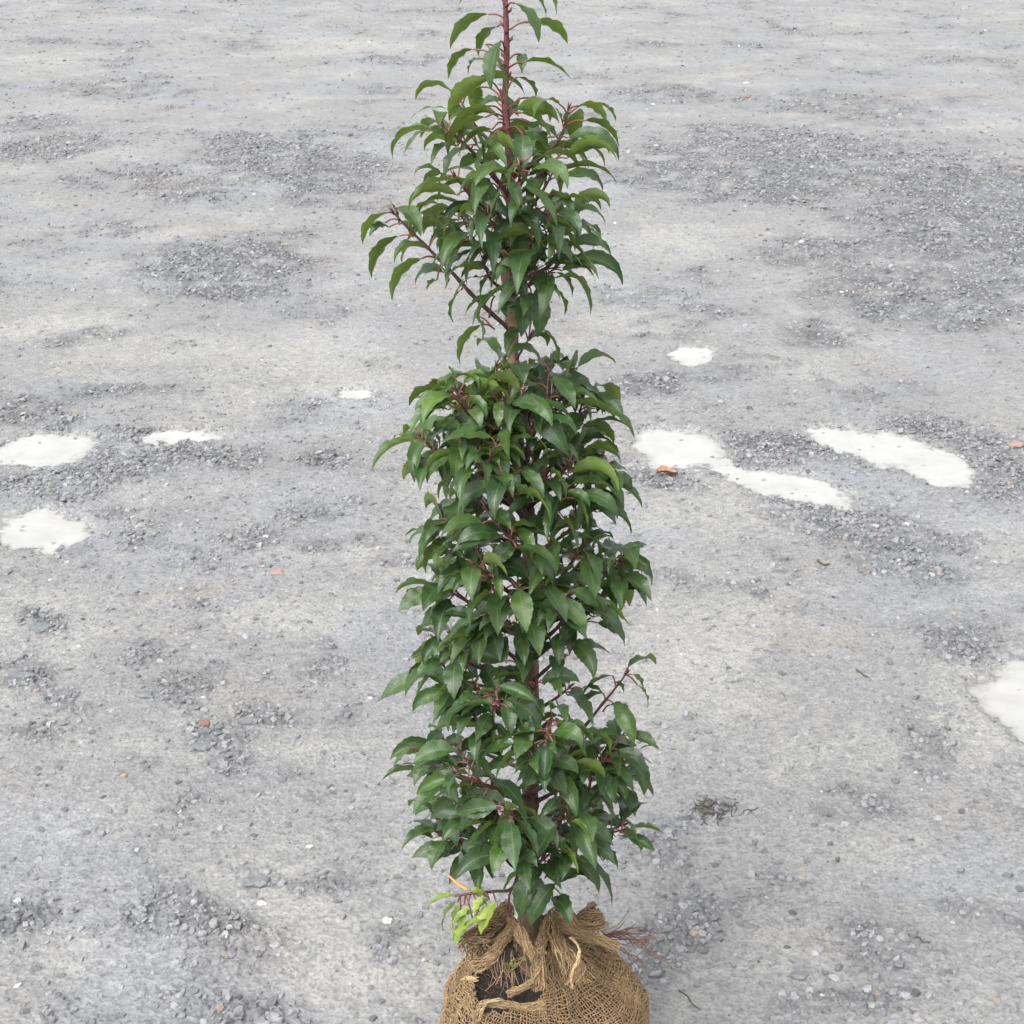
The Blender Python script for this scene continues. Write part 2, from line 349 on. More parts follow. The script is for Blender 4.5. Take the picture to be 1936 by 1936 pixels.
tag(ground, 'wet grey gravel yard with pale silt patches', 'ground', 'structure')

# puddle water sheets: one flat sheet per puddle; thin water lets the silt bed show
for (lab, _), es in zip(PUD, PE):
    P4 = [(e.c.x + sx * 1.5 * (abs(e.e1.x) + abs(e.e2.x)), e.c.y + sy * 1.5 * (abs(e.e1.y) + abs(e.e2.y))) for e in es for sx in (-1, 1) for sy in (-1, 1)]
    x0, x1 = min(q[0] for q in P4), max(q[0] for q in P4); y0, y1 = min(q[1] for q in P4), max(q[1] for q in P4); n = 150
    gx, gy = np.meshgrid(np.linspace(x0, x1, n), np.linspace(y0, y1, n)); gx, gy = gx.ravel(), gy.ravel()
    g_, p_, d_ = fields(gx, gy); own = np.minimum.reduce([e.d(gx, gy) for e in es]); oth = np.minimum.reduce([e.d(gx, gy) for q in PE if q is not es for e in q]); inside = ((d_ < 1.32) & (own < oth) & (own < 2.2)).reshape(n, n); hz = height(gx, gy, g_, d_)
    I, J = np.nonzero(inside[:-1, :-1] & inside[1:, :-1] & inside[:-1, 1:] & inside[1:, 1:])
    F = np.stack([I * n + J, I * n + J + 1, (I + 1) * n + J + 1, (I + 1) * n + J], -1)
    used, inv = np.unique(F.ravel(), return_inverse=True)
    V = np.stack([gx, gy, np.full_like(gx, WL)], -1)[used]
    o = np_mesh('puddle_water', V, inv.reshape(-1, 4), M_water, attrs={'depth': np.clip((WL - hz[used]) / .012, 0, 1)}); tag(o, lab, 'puddle', 'structure')

# ---------------------------------------------------------------- gravel (loose chips), one mass
def chips(name, n_try, smin, smax, rlo, rhi, fn, seed):
    rg = np.random.default_rng(seed)
    r = np.sqrt(rg.random(n_try) * (rhi ** 2 - rlo ** 2) + rlo ** 2); a = np.radians((rg.random(n_try) * 2 - 1) * 20.5)
    x = np.sin(a) * r; y = np.cos(a) * r - CAM_D
    g, p, pd = fields(x, y); clump = fbm(x, y, 22, 2, 91)
    keep = rg.random(n_try) < fn(g, p, pd, clump)
    x, y, g, pd, p = x[keep], y[keep], g[keep], pd[keep], p[keep]; n = len(x)
    z = height(x, y, g, pd)
    z = np.where((pd < .9) & (pd > .25), WL - .0015, z)
    s = smin + (smax - smin) * rg.random(n) ** 3.2
    # template: irregular flattened chip, rings of 7
    K = 7; th = np.linspace(0, 2 * np.pi, K, endpoint=False)
    rad = .72 + .56 * rg.random((n, K)); T = th[None] + rg.normal(0, .13, (n, K)); stretch = .62 + .38 * rg.random(n)
    rot = rg.random(n) * 2 * np.pi; hgt = (.26 + .38 * rg.random(n)) * s
    lx = np.cos(T) * rad * s[:, None]; ly = np.sin(T) * rad * (s * stretch)[:, None]
    rings = []
    for f, zz in ((.96, -.6), (1.0, .25), (.80, .95)):
        rings.append(np.stack([lx * f, ly * f, np.broadcast_to((hgt * zz)[:, None], lx.shape) * (1 + .2 * rg.normal(0, 1, lx.shape) * (zz > .9))], -1))
    top = np.stack([rg.normal(0, .12, n) * s, rg.normal(0, .12, n) * s, hgt * (1.02 + .15 * rg.random(n))], -1)[:, None]
    P = np.concatenate(rings + [top], 1)
    tilt = rg.normal(0, .2, (n, 2)); P[..., 2] += P[..., 0] * tilt[:, :1] + P[..., 1] * tilt[:, 1:]
    c, sn = np.cos(rot)[:, None], np.sin(rot)[:, None]
    px = P[..., 0] * c - P[..., 1] * sn + x[:, None]; py = P[..., 0] * sn + P[..., 1] * c + y[:, None]; pz = P[..., 2] + z[:, None] - (.25 * hgt)[:, None]
    V = np.stack([px, py, pz], -1).reshape(-1, 3); nv = 3 * K + 1
    q = np.array([[j * K + i, j * K + (i + 1) % K, (j + 1) * K + (i + 1) % K, (j + 1) * K + i] for j in range(2) for i in range(K)])
    t = np.array([[2 * K + i, 2 * K + (i + 1) % K, 3 * K] for i in range(K)])
    off = (np.arange(n) * nv)[:, None, None]
    base = .085 + .10 * rg.random(n) + .04 * p; k = rg.random(n)
    col = np.stack([base * (.97 + .05 * rg.random(n)), base, base * (1.0 + .07 * rg.random(n))], -1)
    col[k < .0025] = (.32, .32, .31); col[(k > .012) & (k < .018)] = (.19, .15, .125); col[(k > .03) & (k < .10)] *= .62; col[(k > .1) & (k < .17)] *= 1.3
    colr = np.concatenate([np.repeat(col, nv, 0), np.ones((n * nv, 1))], 1)
    print('chips', name, n)
    return np_mesh(name, V, [(q[None] + off).reshape(-1, 4), (t[None] + off).reshape(-1, 3)], M_stone, smooth=False, attrs={'col': colr})
# near bed and far bed share one name's kind of mass
def dens(k, sparse): return lambda g, p, pd, c: (k * np.clip(g - .12, 0, 1) ** 1.2 * (1 + 1.8 * c) + sparse * (1 + 2.5 * np.clip(c, 0, 1))) * (pd > .9) + .012 * (pd <= .9)
G1 = chips('gravel', 140000, .0026, .0100, 1.75, 5.0, dens(1.25, .07), 1)
G2 = chips('gravel', 140000, .0045, .012, 4.0, 9.5, dens(1.25, .045), 2)
G3 = chips('gravel', 90000, .008, .017, 8.5, 16.8, dens(1.0, .04), 3)
tag(G1, 'loose grey slate chips lying thickly in dark patches of the near yard', 'gravel', 'stuff')
tag(G2, 'loose grey slate chips around the puddles and middle of the yard', 'gravel', 'stuff')
tag(G3, 'small grey slate chips scattered over the far end of the yard', 'gravel', 'stuff')

# ---------------------------------------------------------------- single litter things
def gz(x, y):
    a = np.array([x]); b2 = np.array([y]); g_, p_, d_ = fields(a, b2); return float(height(a, b2, g_, d_)[0])
def chunk(name, px, py, size, m, label, cat, flat=.35, seed=1, sx=1.0, rot=0):
    rg = random.Random(seed); c = gnd(px, py); z = gz(c.x, c.y); mb = MB(); K = 11; vs = []
    rads = [.8 + .4 * rg.random() for _ in range(K)]
    for f, zz in ((.9, -.4), (1.0, .3), (.9, .8), (.55, 1.05)):
        for i in range(K):
            a = 2 * math.pi * i / K; q = rads[i] * f * size * (1 + .06 * rg.uniform(-1, 1))
            vs.append((q * math.cos(a) * sx, q * math.sin(a), size * flat * (zz + .2 * rg.uniform(-1, 1) * (zz > .7))))
    vs.append((0, 0, size * flat * 1.0))
    qs = [[j * K + i, j * K + (i + 1) % K, (j + 1) * K + (i + 1) % K, (j + 1) * K + i] for j in range(3) for i in range(K)]
    ts = [[3 * K + i, 3 * K + (i + 1) % K, 4 * K] for i in range(K)]
    mb.add(vs, qs, ts); o = mb.build(name, m, smooth=False); o.location = (c.x, c.y, z + .001); o.rotation_euler.z = rot
    return tag(o, label, cat)
chunk('brick_fragment', 522, 1086, .016, M_brickpale, 'pale pink brick piece sunk in grey silt left of the tree', 'brick piece', .2, 3, 1.1)
chunk('brick_fragment', 385, 1374, .013, M_brick, 'dark red brick piece on a beige silt patch at lower left', 'brick piece', .5, 5, 1.0)
chunk('brick_fragment', 1920, 846, .020, M_brickpale, 'dull red brick piece at the right edge beyond the slanting puddle', 'brick piece', .3, 6, 1.2)
chunk('brick_fragment', 1413, 185, .017, M_brick, 'small rust red brick piece far back at upper right', 'brick piece', .25, 8, 1.3)
chunk('brick_fragment', 170, 840, .020, M_brickpale, 'thin brownish brick piece at the rim of the left edge puddle', 'brick piece', .25, 9, 1.6)
for i, (px, py, s, lab) in enumerate([(1410, 160, .020, 'white chip far back at upper right, brightest there'), (386, 1322, .006, 'small white chip just above the dark red brick piece'), (495, 1713, .009, 'whitish chip on the dark gravel patch at lower left'),
      (585, 1607, .007, 'thin white chip beside dark clods left of the lower crown'), (700, 1325, .006, 'cream chip on the gravel just left of the crown'), (1590, 555, .012, 'cream stone on dark gravel above the small bright puddle, to its right'), (1515, 460, .014, 'flat off white chip in the middle distance right of the tree')]):
    chunk('white_chip', px, py, s * .72, M_white, lab, 'stone chip', .5, 20 + i, 1.3)
for i, (px, py, s, lab) in enumerate([(75, 1190, .020, 'dark flat stone low at the left edge, thickest of its cluster'), (40, 1281, .018, 'grey flat slab of stone at the left edge below the dark cluster'), (68, 1264, .012, 'rounded grey stone resting against the flat slab at left'), (485, 1674, .017, 'flat dark grey stone sunk in silt at lower left'),
      (270, 1318, .014, 'lone dark flat stone left of the white chip'), (1510, 1847, .012, 'dark stone near the bottom edge right of the root ball'), (1580, 842, .020, 'grey stone standing in the slanting puddle'), (470, 1370, .015, 'blue grey flat stone right of the dark red brick piece'), (383, 1418, .014, 'oval grey stone below the dark red brick piece')]):
    chunk('flat_stone', px, py, s, simple('grey_stone_%d' % i, (.075, .08, .085), (.14, .145, .15), 70, .6), lab, 'stone', .4, 40 + i, 1.5)
# orange dead leaf
def litter_leaf(px, py, L, W, rot, m, label):
    c = gnd(px, py); z = gz(c.x, c.y); mb = MB(); vs = []; n = 12
    for i in range(n + 1):
        t = i / n; wd = W * math.sin(math.pi * min(t * 1.03, 1)) ** .7 * (1 + .15 * math.sin(i * 2.1))
        for k in (-1, -.5, 0, .5, 1): vs.append(((t - .5) * L, k * wd, .004 + .010 * k * k + .006 * math.sin(t * 5) + .003 * random.random()))
    n5 = len(vs); vs2 = [(a, b_, c_ - .0012) for a, b_, c_ in vs]
    qs = [[i * 5 + k, (i + 1) * 5 + k, (i + 1) * 5 + k + 1, i * 5 + k + 1] for i in range(n) for k in range(4)]
    mb.add(vs, qs); mb.add(vs2, [q[::-1] for q in qs])
    o = mb.build('dead_leaf', m); o.location = (c.x, c.y, z); o.rotation_euler.z = rot; return tag(o, label, 'dead leaf')
M_dead = simple('dead_leaf_orange', (.20, .095, .058), (.30, .15, .095), 50, .6)
litter_leaf(1261, 903, .062, .021, .2, M_dead, 'curled orange dead leaf on dark gravel below the bent puddle')
M_litter = simple('dry_twig', (.035, .027, .022), (.09, .065, .05), 150, .8)
def twig(pxs, rad, label):
    P = [gnd(*q) for q in pxs]; P = [Vector((p_.x, p_.y, gz(p_.x, p_.y) + rad * .8 + .001)) for p_ in spline(P, 5)]
    mb = MB(); mb.tube(P, [rad * (1 - .5 * i / len(P)) for i in range(len(P))], 6, bump=.4)
    return tag(mb.build('twig', M_litter), label, 'twig')
twig([(1283, 1875), (1298, 1884), (1308, 1900), (1326, 1911)], .0014, 'thin bent dark twig on the ground right of the root ball')
twig([(1716, 1776), (1738, 1781), (1742, 1786), (1758, 1790)], .0016, 'short reddish twig lying at lower right')
twig([(1619, 1273), (1632, 1282), (1641, 1286)], .0022, 'short dark twig left of the pinkish beige puddle')
twig([(1545, 1066), (1558, 1075), (1568, 1072)], .003, 'dark curved twig below the slanting puddles')
# matted root clump
mb = MB(); rg = random.Random(4)
for k in range(44):
    c0 = gnd(1350 + rg.gauss(0, 22), 1533 + rg.gauss(0, 9)); P = [c0]
    a = rg.random() * 6.28
    for _ in range(5): a += rg.gauss(0, .8); P.append(P[-1] + Vector((math.cos(a), math.sin(a), 0)) * .007)
    P = [Vector((q.x, q.y, gz(q.x, q.y) + rg.uniform(.0, .006))) for q in P]; mb.tube(P, rg.uniform(.0004, .0011), 4)
tag(mb.build('root_clump', M_moss), 'small dark matted clump of moss and roots right of the lower crown', 'root clump')

# ---------------------------------------------------------------- the tree
tree = link(bpy.data.objects.new('laurel_tree', None)); tree.location = (0, 0, 0)
tag(tree, 'slender young evergreen laurel with red stems, root ball wrapped in burlap', 'tree')

def leaf(mb, P, d, L, W, e_end, roll=0.0, fold=.35, tone=.2, m=0, seg=16, droop_pow=1.0, side=None):
    """P base, d unit start direction, bends down to elevation e_end (rad); returns nothing"""
    d = Vector(d).normalized(); azm = math.atan2(d.y, d.x); e0 = math.asin(max(-1, min(1, d.z)))
    hor = Vector((math.cos(azm), math.sin(azm), 0)); up = Vector((0, 0, 1))
    sidev = Vector((-math.sin(azm), math.cos(azm), 0))
    pts = []; P = Vector(P); rnd = random.random(); uvs = []; vs = []; cols = (-1, -.55, 0, .55, 1)
    wav = random.uniform(0, 6.28); sbend = random.gauss(0, .35)
    for i in range(seg + 1):
        t = i / seg; e = e0 + (e_end - e0) * t ** droop_pow
        dr = hor * math.cos(e) + up * math.sin(e)
        nrm = -hor * math.sin(e) + up * math.cos(e)
        # base narrow, widest at .4, acuminate tip
        prof = (math.sin(math.pi * t ** .86)) ** 1.0 if 0 < t < 1 else 0
        prof *= (1 - .22 * max(0, (t - .5) / .5)) * 1.04
        r2 = roll + .15 * math.sin(t * 3 + wav); q = Matrix.Rotation(r2, 3, dr)
        s2 = q @ sidev; n2 = q @ nrm
        ser = 1 + (.06 if i % 2 else -.05) * random.uniform(.4, 1.3)
        for k in cols:
            ww = W * .5 * prof * (ser if abs(k) == 1 else 1)
            f = fold * (1 if t < .9 else .6)
            vs.append(P + s2 * (k * ww * math.cos(f)) + n2 * (abs(k) * ww * math.sin(f) + .0012 * math.sin(t * 22 + wav + (k > 0) * 2) * abs(k) * prof) + sidev * (sbend * L * t * t * .3))
            uvs.append((k, t))
        P = P + dr * (L / seg)
    n = len(cols)
    qs = [[i * n + k, (i + 1) * n + k, (i + 1) * n + k + 1, i * n + k + 1] for i in range(seg) for k in range(n - 1)]
    # make the face normal point to +n2 (upper side)
    mb.add(vs, qs, (), m, tone, rnd, uvs)
def petiole(mb, A, B, r=.0011, m=1):
    mid = (A + B) / 2 + Vector((0, 0, .12 * (B - A).length)); mb.tube(spline([A, mid, B], 3), [r * 1.25, r * 1.1, r, r, r, r, r * .9][:7], 5, m=m, cap=False)
def leaf_to(mb, stem, base, tip, W, tone=.3, roll=0, fold=.35, m=0, elev=25):
    """explicit leaf: petiole from stem to base, arched blade ending near tip"""
    petiole(mb, stem, base, .0011)
    v = tip - base; dz = v.z; hl = math.hypot(v.x, v.y); chord = v.length
    ec = math.atan2(dz, hl); half = R(elev + 8) ; e0 = ec + half; e1 = ec - half
    L = chord * half / math.sin(half); az_ = math.atan2(v.y, v.x)
    e0 = min(e0, R(80)); roll = roll * 2.6; W *= 1.12
    leaf(mb, base, (math.cos(az_) * math.cos(e0), math.sin(az_) * math.cos(e0), math.sin(e0)), L, W, e1, roll, fold, tone, m)

# trunk path
TP = [(1006, 1840), (1004, 1790), (1001, 1740), (1000, 1690), (1000, 1620), (1001, 1560), (1003, 1480), (1003, 1400), (1005, 1320), (1003, 1240), (999, 1150), (1001, 1060), (999, 1000), (994, 950), (985, 870), (978, 800), (972, 740), (971, 680), (968, 620), (966, 560), (963, 500), (966, 440), (967, 390), (964, 320), (958, 240), (955, 180), (958, 110), (957, 50), (955, 0), (954, -60), (953, -100)]
TR = [24, 23, 22, 20, 16, 15, 15, 14.5, 14, 14, 13.5, 14.5, 15, 13, 11.5, 10, 9.5, 10.5, 11, 14, 15, 12.5, 9.5, 8, 8, 6, 5.5, 5, 4.6, 4, 3.5]
TT = [.0, .0, .0, .0, .0, .0, .0, .05, .1, .12, .1, .0, .0, .0, .2, .33, .33, .33, .33, .40, .55, .6, .66, .8, 1, 1, 1, 1, 1, 1, 1]
def scale_at(P): # px per metre at a point
    return FPX / ((P.y + CAM_D) * CT + (CAM_H - P.z) * ST)
tp = [at(*q) for q in TP]; trad = [r / scale_at(P) for r, P in zip(TR, tp)]
ts_ = spline(tp, 8); trs = np.interp(np.linspace(0, len(TP) - 1, len(ts_)), range(len(TP)), trad); tts = np.interp(np.linspace(0, len(TP) - 1, len(ts_)), range(len(TP)), TT)
mb = MB(); NS = 14
zz_ = [1 + .06 * math.sin(i * .9) + .05 * random.uniform(-1, 1) + (.16 if i % 11 == 3 else 0) for i in range(len(ts_))]
mb.tube(ts_, [float(a) * b_ for a, b_ in zip(trs, zz_)], NS, bump=.22)
mb.a = [float(tts[min(i // NS, len(ts_) - 1)]) for i in range(len(mb.v))]
# leaf scars and buds on the young leader
for i, p_ in enumerate(ts_):
    if p_.z > at(965, 330).z and i % 2 == 0:
        a = i * 2.4; mb.tube([p_, p_ + Vector((math.cos(a) * .0055, math.sin(a) * .0055, .003)), p_ + Vector((math.cos(a) * .007, math.sin(a) * .007, .0065))], [.0022, .0018, .0006], 5, a=1.0)
trunk = mb.build('trunk', M_trunk, tree)
def trunk_at(py):
    i = min(range(len(ts_)), key=lambda k: abs(1e9 if False else (proj(ts_[k])[1] - py))); return ts_[i]
def proj(P):
    x = P.x; y = P.y + CAM_D; z = P.z - CAM_H
    dep = y * CT - z * ST; upc = y * ST + z * CT
    return (968 + FPX * x / dep, 968 - FPX * upc / dep)

def leafset(mb, pts, n, t0, L, W, tone, drop=(-70, -85), elev=(5, 45), m=0, pet=(.010, .018), spread=.9, lift=0.0):
    """n leaves in spiral along pts from fraction t0 to 1, denser near the tip"""
    N_ = len(pts); a0 = random.random() * 6.28
    for i in range(n):
        t = t0 + (1 - t0) * ((i + .5) / n) ** .8; f = t * (N_ - 1); k = min(int(f), N_ - 2); P = pts[k].lerp(pts[k + 1], f - k)
        T = (pts[k + 1] - pts[k]).normalized(); a = a0 + i * 2.399
        X = T.cross(Vector((0, 0, 1)));
        X = X.normalized() if X.length > .05 else Vector((1, 0, 0)); Yv = T.cross(X)
        rad = X * math.cos(a) + Yv * math.sin(a)
        d = rad * spread + T * (.35 + .75 * max(0, t - .8) * 5 * .6); d.z += .12; d.normalize()
        pl = random.uniform(*pet); d0 = d.copy(); B = P + d0 * pl
        # blades leave level or slightly up whatever side they start on
        hor = Vector((d.x, d.y, 0))
        if hor.length < .2: hor = Vector((math.cos(a), math.sin(a), 0))
        hor.normalize(); e0 = R(random.uniform(*elev)); e0 = min(e0, math.asin(max(-1, min(1, d.z))) + .6)
        young = max(0, (t - .8) / .2) if t0 < .9 else .5
        s = random.choice((.62, .8, .9, 1, 1, 1.08)) * random.uniform(.88, 1.1) * (1 - .25 * young * random.random()); hor = Matrix.Rotation(random.gauss(0, .35), 3, 'Z') @ hor
        petiole(mb, P, B, .0010)
        leaf(mb, B, hor * math.cos(e0) + Vector((0, 0, math.sin(e0))), L * s, W * s * random.uniform(.9, 1.1), R(random.uniform(*drop)), random.gauss(0, .5) - lift * hor.x, random.uniform(.1, .65), min(1, max(0, tone + random.gauss(0, .16) + .25 * young)), m, droop_pow=random.uniform(.75, 1.9))
def tip_bud(mb, P, T, s=1.0):
    for k in range(3):
        a = k * 2.1; d = (T + Vector((math.cos(a), math.sin(a), .2)) * .25).normalized()
        mb.tube([P, P + d * .004 * s, P + d * .010 * s], [.0012 * s, .0012 * s, .0003], 5, m=2)

def branch(spec, nl=9, t0=.35, L=.066, W=.026, tone=.2, r0=None, drop=(-65, -88), elev=(0, 45), label=None, extra=None, side=True, lift=0.0, sq=1.0):
    """spec: list of (px, py, toward-camera metres); the first point is on the trunk"""
    P = []
    for i, (x, y, d) in enumerate(spec):
        x = x if i == 0 else 1003 + (x - 1003) * sq
        P.append(trunk_at(y) if i == 0 and d == 0 and abs(proj(trunk_at(y))[0] - x) < 40 else at(x, y, -d))
    pts = spline(P, 7); N_ = len(pts); ln = sum((pts[i + 1] - pts[i]).length for i in range(N_ - 1))
    r0 = r0 or (.0019 + .011 * ln); mb = MB()
    mb.tube(pts, [max(.0011, r0 * (1 - .72 * i / (N_ - 1))) * (1 + .12 * math.sin(i * 1.9)) for i in range(N_)], 7, bump=.25)
    br = mb.build('branch', M_twig, tree)
    if label: br['label'] = label
    fb = MB(); leafset(fb, pts, nl, t0, L, W, tone, drop, elev, lift=lift)
    # side twigs on longer branches
    if side and ln > .10:
        for s_ in range(1 if ln < .16 else 2):
            k = int(N_ * random.uniform(.4, .75)); a = random.random() * 6.28
            d = ((pts[k + 1] - pts[k]).normalized() + Vector((math.cos(a), math.sin(a), .3)) * .9).normalized()
            sp_ = [pts[k] + d * (.045 * j / 4) + Vector((0, 0, .006 * (j / 4) ** 2)) for j in range(5)]
            fb.tube(sp_, [.0019, .0017, .0015, .0013, .0011], 5, m=2); leafset(fb, sp_, 4, .4, L * .9, W * .95, tone, drop, elev, lift=lift)
            tip_bud(fb, sp_[-1], d, .8)
    tip_bud(fb, pts[-1], (pts[-1] - pts[-2]).normalized())
    if extra: extra(fb)
    fo = fb.build('foliage', [M_leaf, M_petiole, M_twig], br)
    return br

def ex(rows, Yd=0.0, tone=.4):
    """rows: stem px, base px, tip px, width px, tone, base depth, tip depth, roll"""
    def f(mb):
        for (sx, sy, bx, by, tx, ty, wpx, tn, d1, d2, ro) in rows:
            S = at(sx, sy, -Yd); B = at(bx, by, -Yd - d1); T = at(tx, ty, -Yd - d2)
            leaf_to(mb, S, B, T, wpx / scale_at(B), tn, ro)
    return f
# leader leaves (on the trunk itself)
fb = MB()
ex([(956, 36, 923, 27, 853, 98, 30, .6, .0, .0, .25), (958, 14, 972, 6, 1013, 84, 36, .3, .02, .035, .0), (963, 56, 1005, 42, 1077, 90, 30, .7, -.01, -.02, -.2), (957, -10, 985, -22, 1031, 36, 30, .7, .0, .0, 0),
    (957, -30, 1010, -35, 1047, 30, 28, .7, -.02, -.03, 0), (953, -12, 915, -18, 868, 12, 26, .6, 0, 0, 0), (955, 120, 893, 93, 852, 150, 26, .6, -.01, -.02, .2), (955, 96, 946, 78, 930, 172, 40, .12, .03, .05, .1),
    (955, 100, 918, 84, 944, 196, 36, .2, .01, .02, -.2), (953, 135, 903, 110, 887, 140, 22, .4, -.02, -.02, 0), (960, 130, 992, 118, 1081, 156, 32, .25, .01, .02, -.1), (960, 115, 985, 102, 990, 138, 20, .4, -.02, .0, 0),
    (960, 168, 978, 146, 1016, 192, 30, .85, -.02, -.03, 0), (953, 188, 922, 148, 852, 232, 38, .4, .01, .01, .35), (953, 190, 905, 165, 900, 215, 26, .9, -.04, -.05, 0), (953, 216, 924, 200, 854, 280, 36, .45, .02, .02, .3),
    (954, 222, 918, 222, 850, 288, 36, .5, .03, .04, .2), (962, 220, 984, 214, 1042, 270, 36, .4, .02, .03, -.2), (962, 205, 1000, 185, 1040, 235, 30, .35, -.03, -.04, 0), (960, 228, 1000, 232, 1058, 280, 32, .3, -.01, -.01, 0),
    (957, 195, 945, 188, 975, 215, 26, .3, -.03, -.03, 0), (956, 235, 930, 245, 868, 300, 32, .35, .04, .06, .2), (958, 245, 990, 255, 985, 330, 36, .15, .05, .08, 0), (957, 60, 940, 50, 905, 110, 28, .4, -.04, -.06, 0), (956, 250, 930, 262, 905, 345, 34, .15, .06, .08, .2)])(fb)
leafset(fb, [ts_[i] for i in range(len(ts_)) if at(965, 330).z < ts_[i].z < at(960, 205).z], 9, 0, .064, .021, .4, lift=.5)
leafset(fb, [ts_[i] for i in range(len(ts_)) if at(965, 560).z < ts_[i].z < at(965, 340).z], 8, 0, .066, .022, .12, pet=(.012, .03), lift=.3)
fb.build('foliage', [M_leaf, M_petiole, M_twig], trunk)

UP = dict(L=.076, W=.0205, drop=(-70, -104), elev=(5, 50), lift=.22)
branch([(968, 625, 0), (895, 560, .02), (850, 510, .03), (800, 460, .03), (765, 425, .03), (745, 403, .03)], nl=5, t0=.25, side=False, r0=.0031, tone=.2, label='long bare wine red branch reaching out left with leaves only near its end',
       L=.055, W=.024, drop=(-70, -90), elev=(0, 30), extra=ex([(745, 405, 735, 402, 688, 462, 32, .4, .01, .01, .2), (752, 415, 728, 421, 684, 455, 24, .7, -.01, -.01, 0), (783, 448, 755, 446, 706, 530, 34, .3, 0, 0, .2), (800, 465, 785, 458, 762, 500, 26, .5, -.02, -.02, 0), (822, 487, 797, 489, 745, 568, 34, .5, .01, .01, .3),
       (772, 432, 783, 405, 836, 430, 28, .2, 0, 0, -.2), (752, 408, 755, 425, 753, 375, 16, .5, 0, 0, 0), (810, 470, 822, 449, 867, 484, 30, .2, .0, .0, 0), (840, 500, 834, 505, 838, 548, 26, .6, 0, 0, 0), (835, 495, 826, 530, 808, 553, 22, .7, 0, 0, 0), (880, 545, 872, 548, 860, 612, 28, .3, .02, .02, .1),
       (925, 600, 935, 560, 878, 598, 34, .15, .04, .05, .2), (905, 575, 915, 575, 912, 612, 28, .2, .03, .03, 0), (935, 622, 912, 614, 873, 690, 32, .6, .01, .01, .2), (930, 618, 900, 598, 905, 650, 26, .5, -.02, -.02, 0)], .03))
branch([(964, 335, 0), (1020, 300, .0), (1058, 262, .0), (1068, 235, .0), (1074, 208, .0)], nl=3, t0=.35, side=False, tone=.3, **UP, extra=ex([(1072, 212, 1093, 200, 1146, 233, 34, .35, .01, .01, -.2), (1075, 215, 1128, 194, 1163, 236, 26, .7, -.02, -.02, 0), (1066, 240, 1105, 228, 1168, 280, 36, .4, .01, .01, -.2), (1066, 238, 1064, 240, 1058, 198, 14, .5, 0, 0, 0), (1068, 240, 1072, 245, 1066, 222, 12, .8, 0, 0, 0)]))
U = [([(964, 370, 0), (905, 300, .02), (870, 265, .03), (838, 240, .03)], 11, .3), ([(964, 300, 0), (900, 240, -.03), (868, 185, -.04)], 6, .45), ([(966, 430, 0), (900, 380, .05), (862, 335, .06)], 11, .15), ([(966, 400, 0), (980, 350, .07), (984, 312, .09)], 9, .35),
     ([(964, 490, 0), (1030, 455, .03), (1078, 425, .03)], 10, .45), ([(966, 440, 0), (1020, 370, .03), (1048, 320, .03)], 11, .25), ([(964, 540, 0), (1035, 505, .05), (1055, 475, .06)], 9, .15), ([(964, 520, 0), (900, 460, -.05), (870, 400, -.06)], 9, .15),
     ([(964, 500, 0), (940, 440, .07), (920, 405, .09)], 9, .12), ([(966, 560, 0), (1000, 540, .06), (1012, 510, .08)], 7, .05), ([(965, 380, 0), (1010, 300, -.06), (1030, 260, -.07)], 9, .35), ([(965, 400, 0), (930, 320, -.06), (900, 270, -.08)], 8, .25),
     ([(964, 470, 0), (1010, 430, -.06), (1060, 400, -.08)], 9, .35), ([(964, 560, 0), (930, 530, .05), (915, 500, .07)], 7, .08), ([(966, 450, 0), (920, 420, .0), (880, 420, -.02)], 9, .1), ([(965, 550, 0), (1020, 530, .03), (1050, 505, .03)], 6, .2), ([(966, 420, 0), (1010, 400, .06), (1050, 410, .08)], 9, .1), ([(964, 520, 0), (1000, 470, .06), (1015, 440, .08)], 9, .08), ([(966, 380, 0), (1020, 330, .02), (1062, 290, .0)], 8, .35), ([(964, 450, 0), (935, 390, .07), (945, 350, .09)], 7, .1), ([(966, 470, 0), (925, 460, .05), (880, 455, .06)], 8, .08)]
for s, n, tn in U: branch(s, nl=max(5, round(n * .86)), tone=tn, t0=.4, side=False, **UP)
branch([(966, 545, 0), (985, 540, .03), (1000, 535, .05)], nl=2, t0=.5, side=False, tone=.1, L=.06, W=.022, extra=ex([(985, 545, 984, 558, 990, 638, 34, .1, .03, .05, 0), (1000, 538, 1014, 545, 1019, 638, 36, .08, .04, .05, 0), (995, 540, 1040, 540, 1065, 600, 26, .3, 0, 0, -.1),
       (975, 550, 955, 545, 915, 590, 34, .12, .05, .06, .1), (970, 560, 960, 570, 962, 600, 28, .1, .04, .05, 0), (1000, 535, 1050, 515, 1080, 560, 30, .5, 0, 0, -.1), (1000, 530, 1060, 505, 1112, 595, 34, .15, 0, 0, -.05), (970, 560, 1000, 590, 975, 640, 22, .7, -.02, -.03, 0)]))
branch([(964, 500, 0), (950, 490, .04), (945, 480, .06)], nl=3, t0=.4, side=False, tone=.08, L=.066, W=.023, extra=ex([(950, 490, 935, 455, 885, 545, 40, .1, .06, .07, .1), (950, 490, 955, 470, 890, 500, 38, .1, .04, .05, .1), (960, 500, 1035, 470, 985, 545, 46, .1, .06, .08, 0), (955, 500, 940, 515, 905, 560, 32, .15, .05, .06, .1)]))
branch([(971, 690, 0), (985, 665, .01), (1000, 640, .01)], nl=2, t0=.6, tone=.4, side=False, L=.05, W=.022, extra=ex([(1000, 640, 1022, 620, 1050, 692, 26, .6, 0, 0, -.1), (1000, 640, 1005, 600, 1012, 640, 20, .8, -.01, -.01, 0)]))

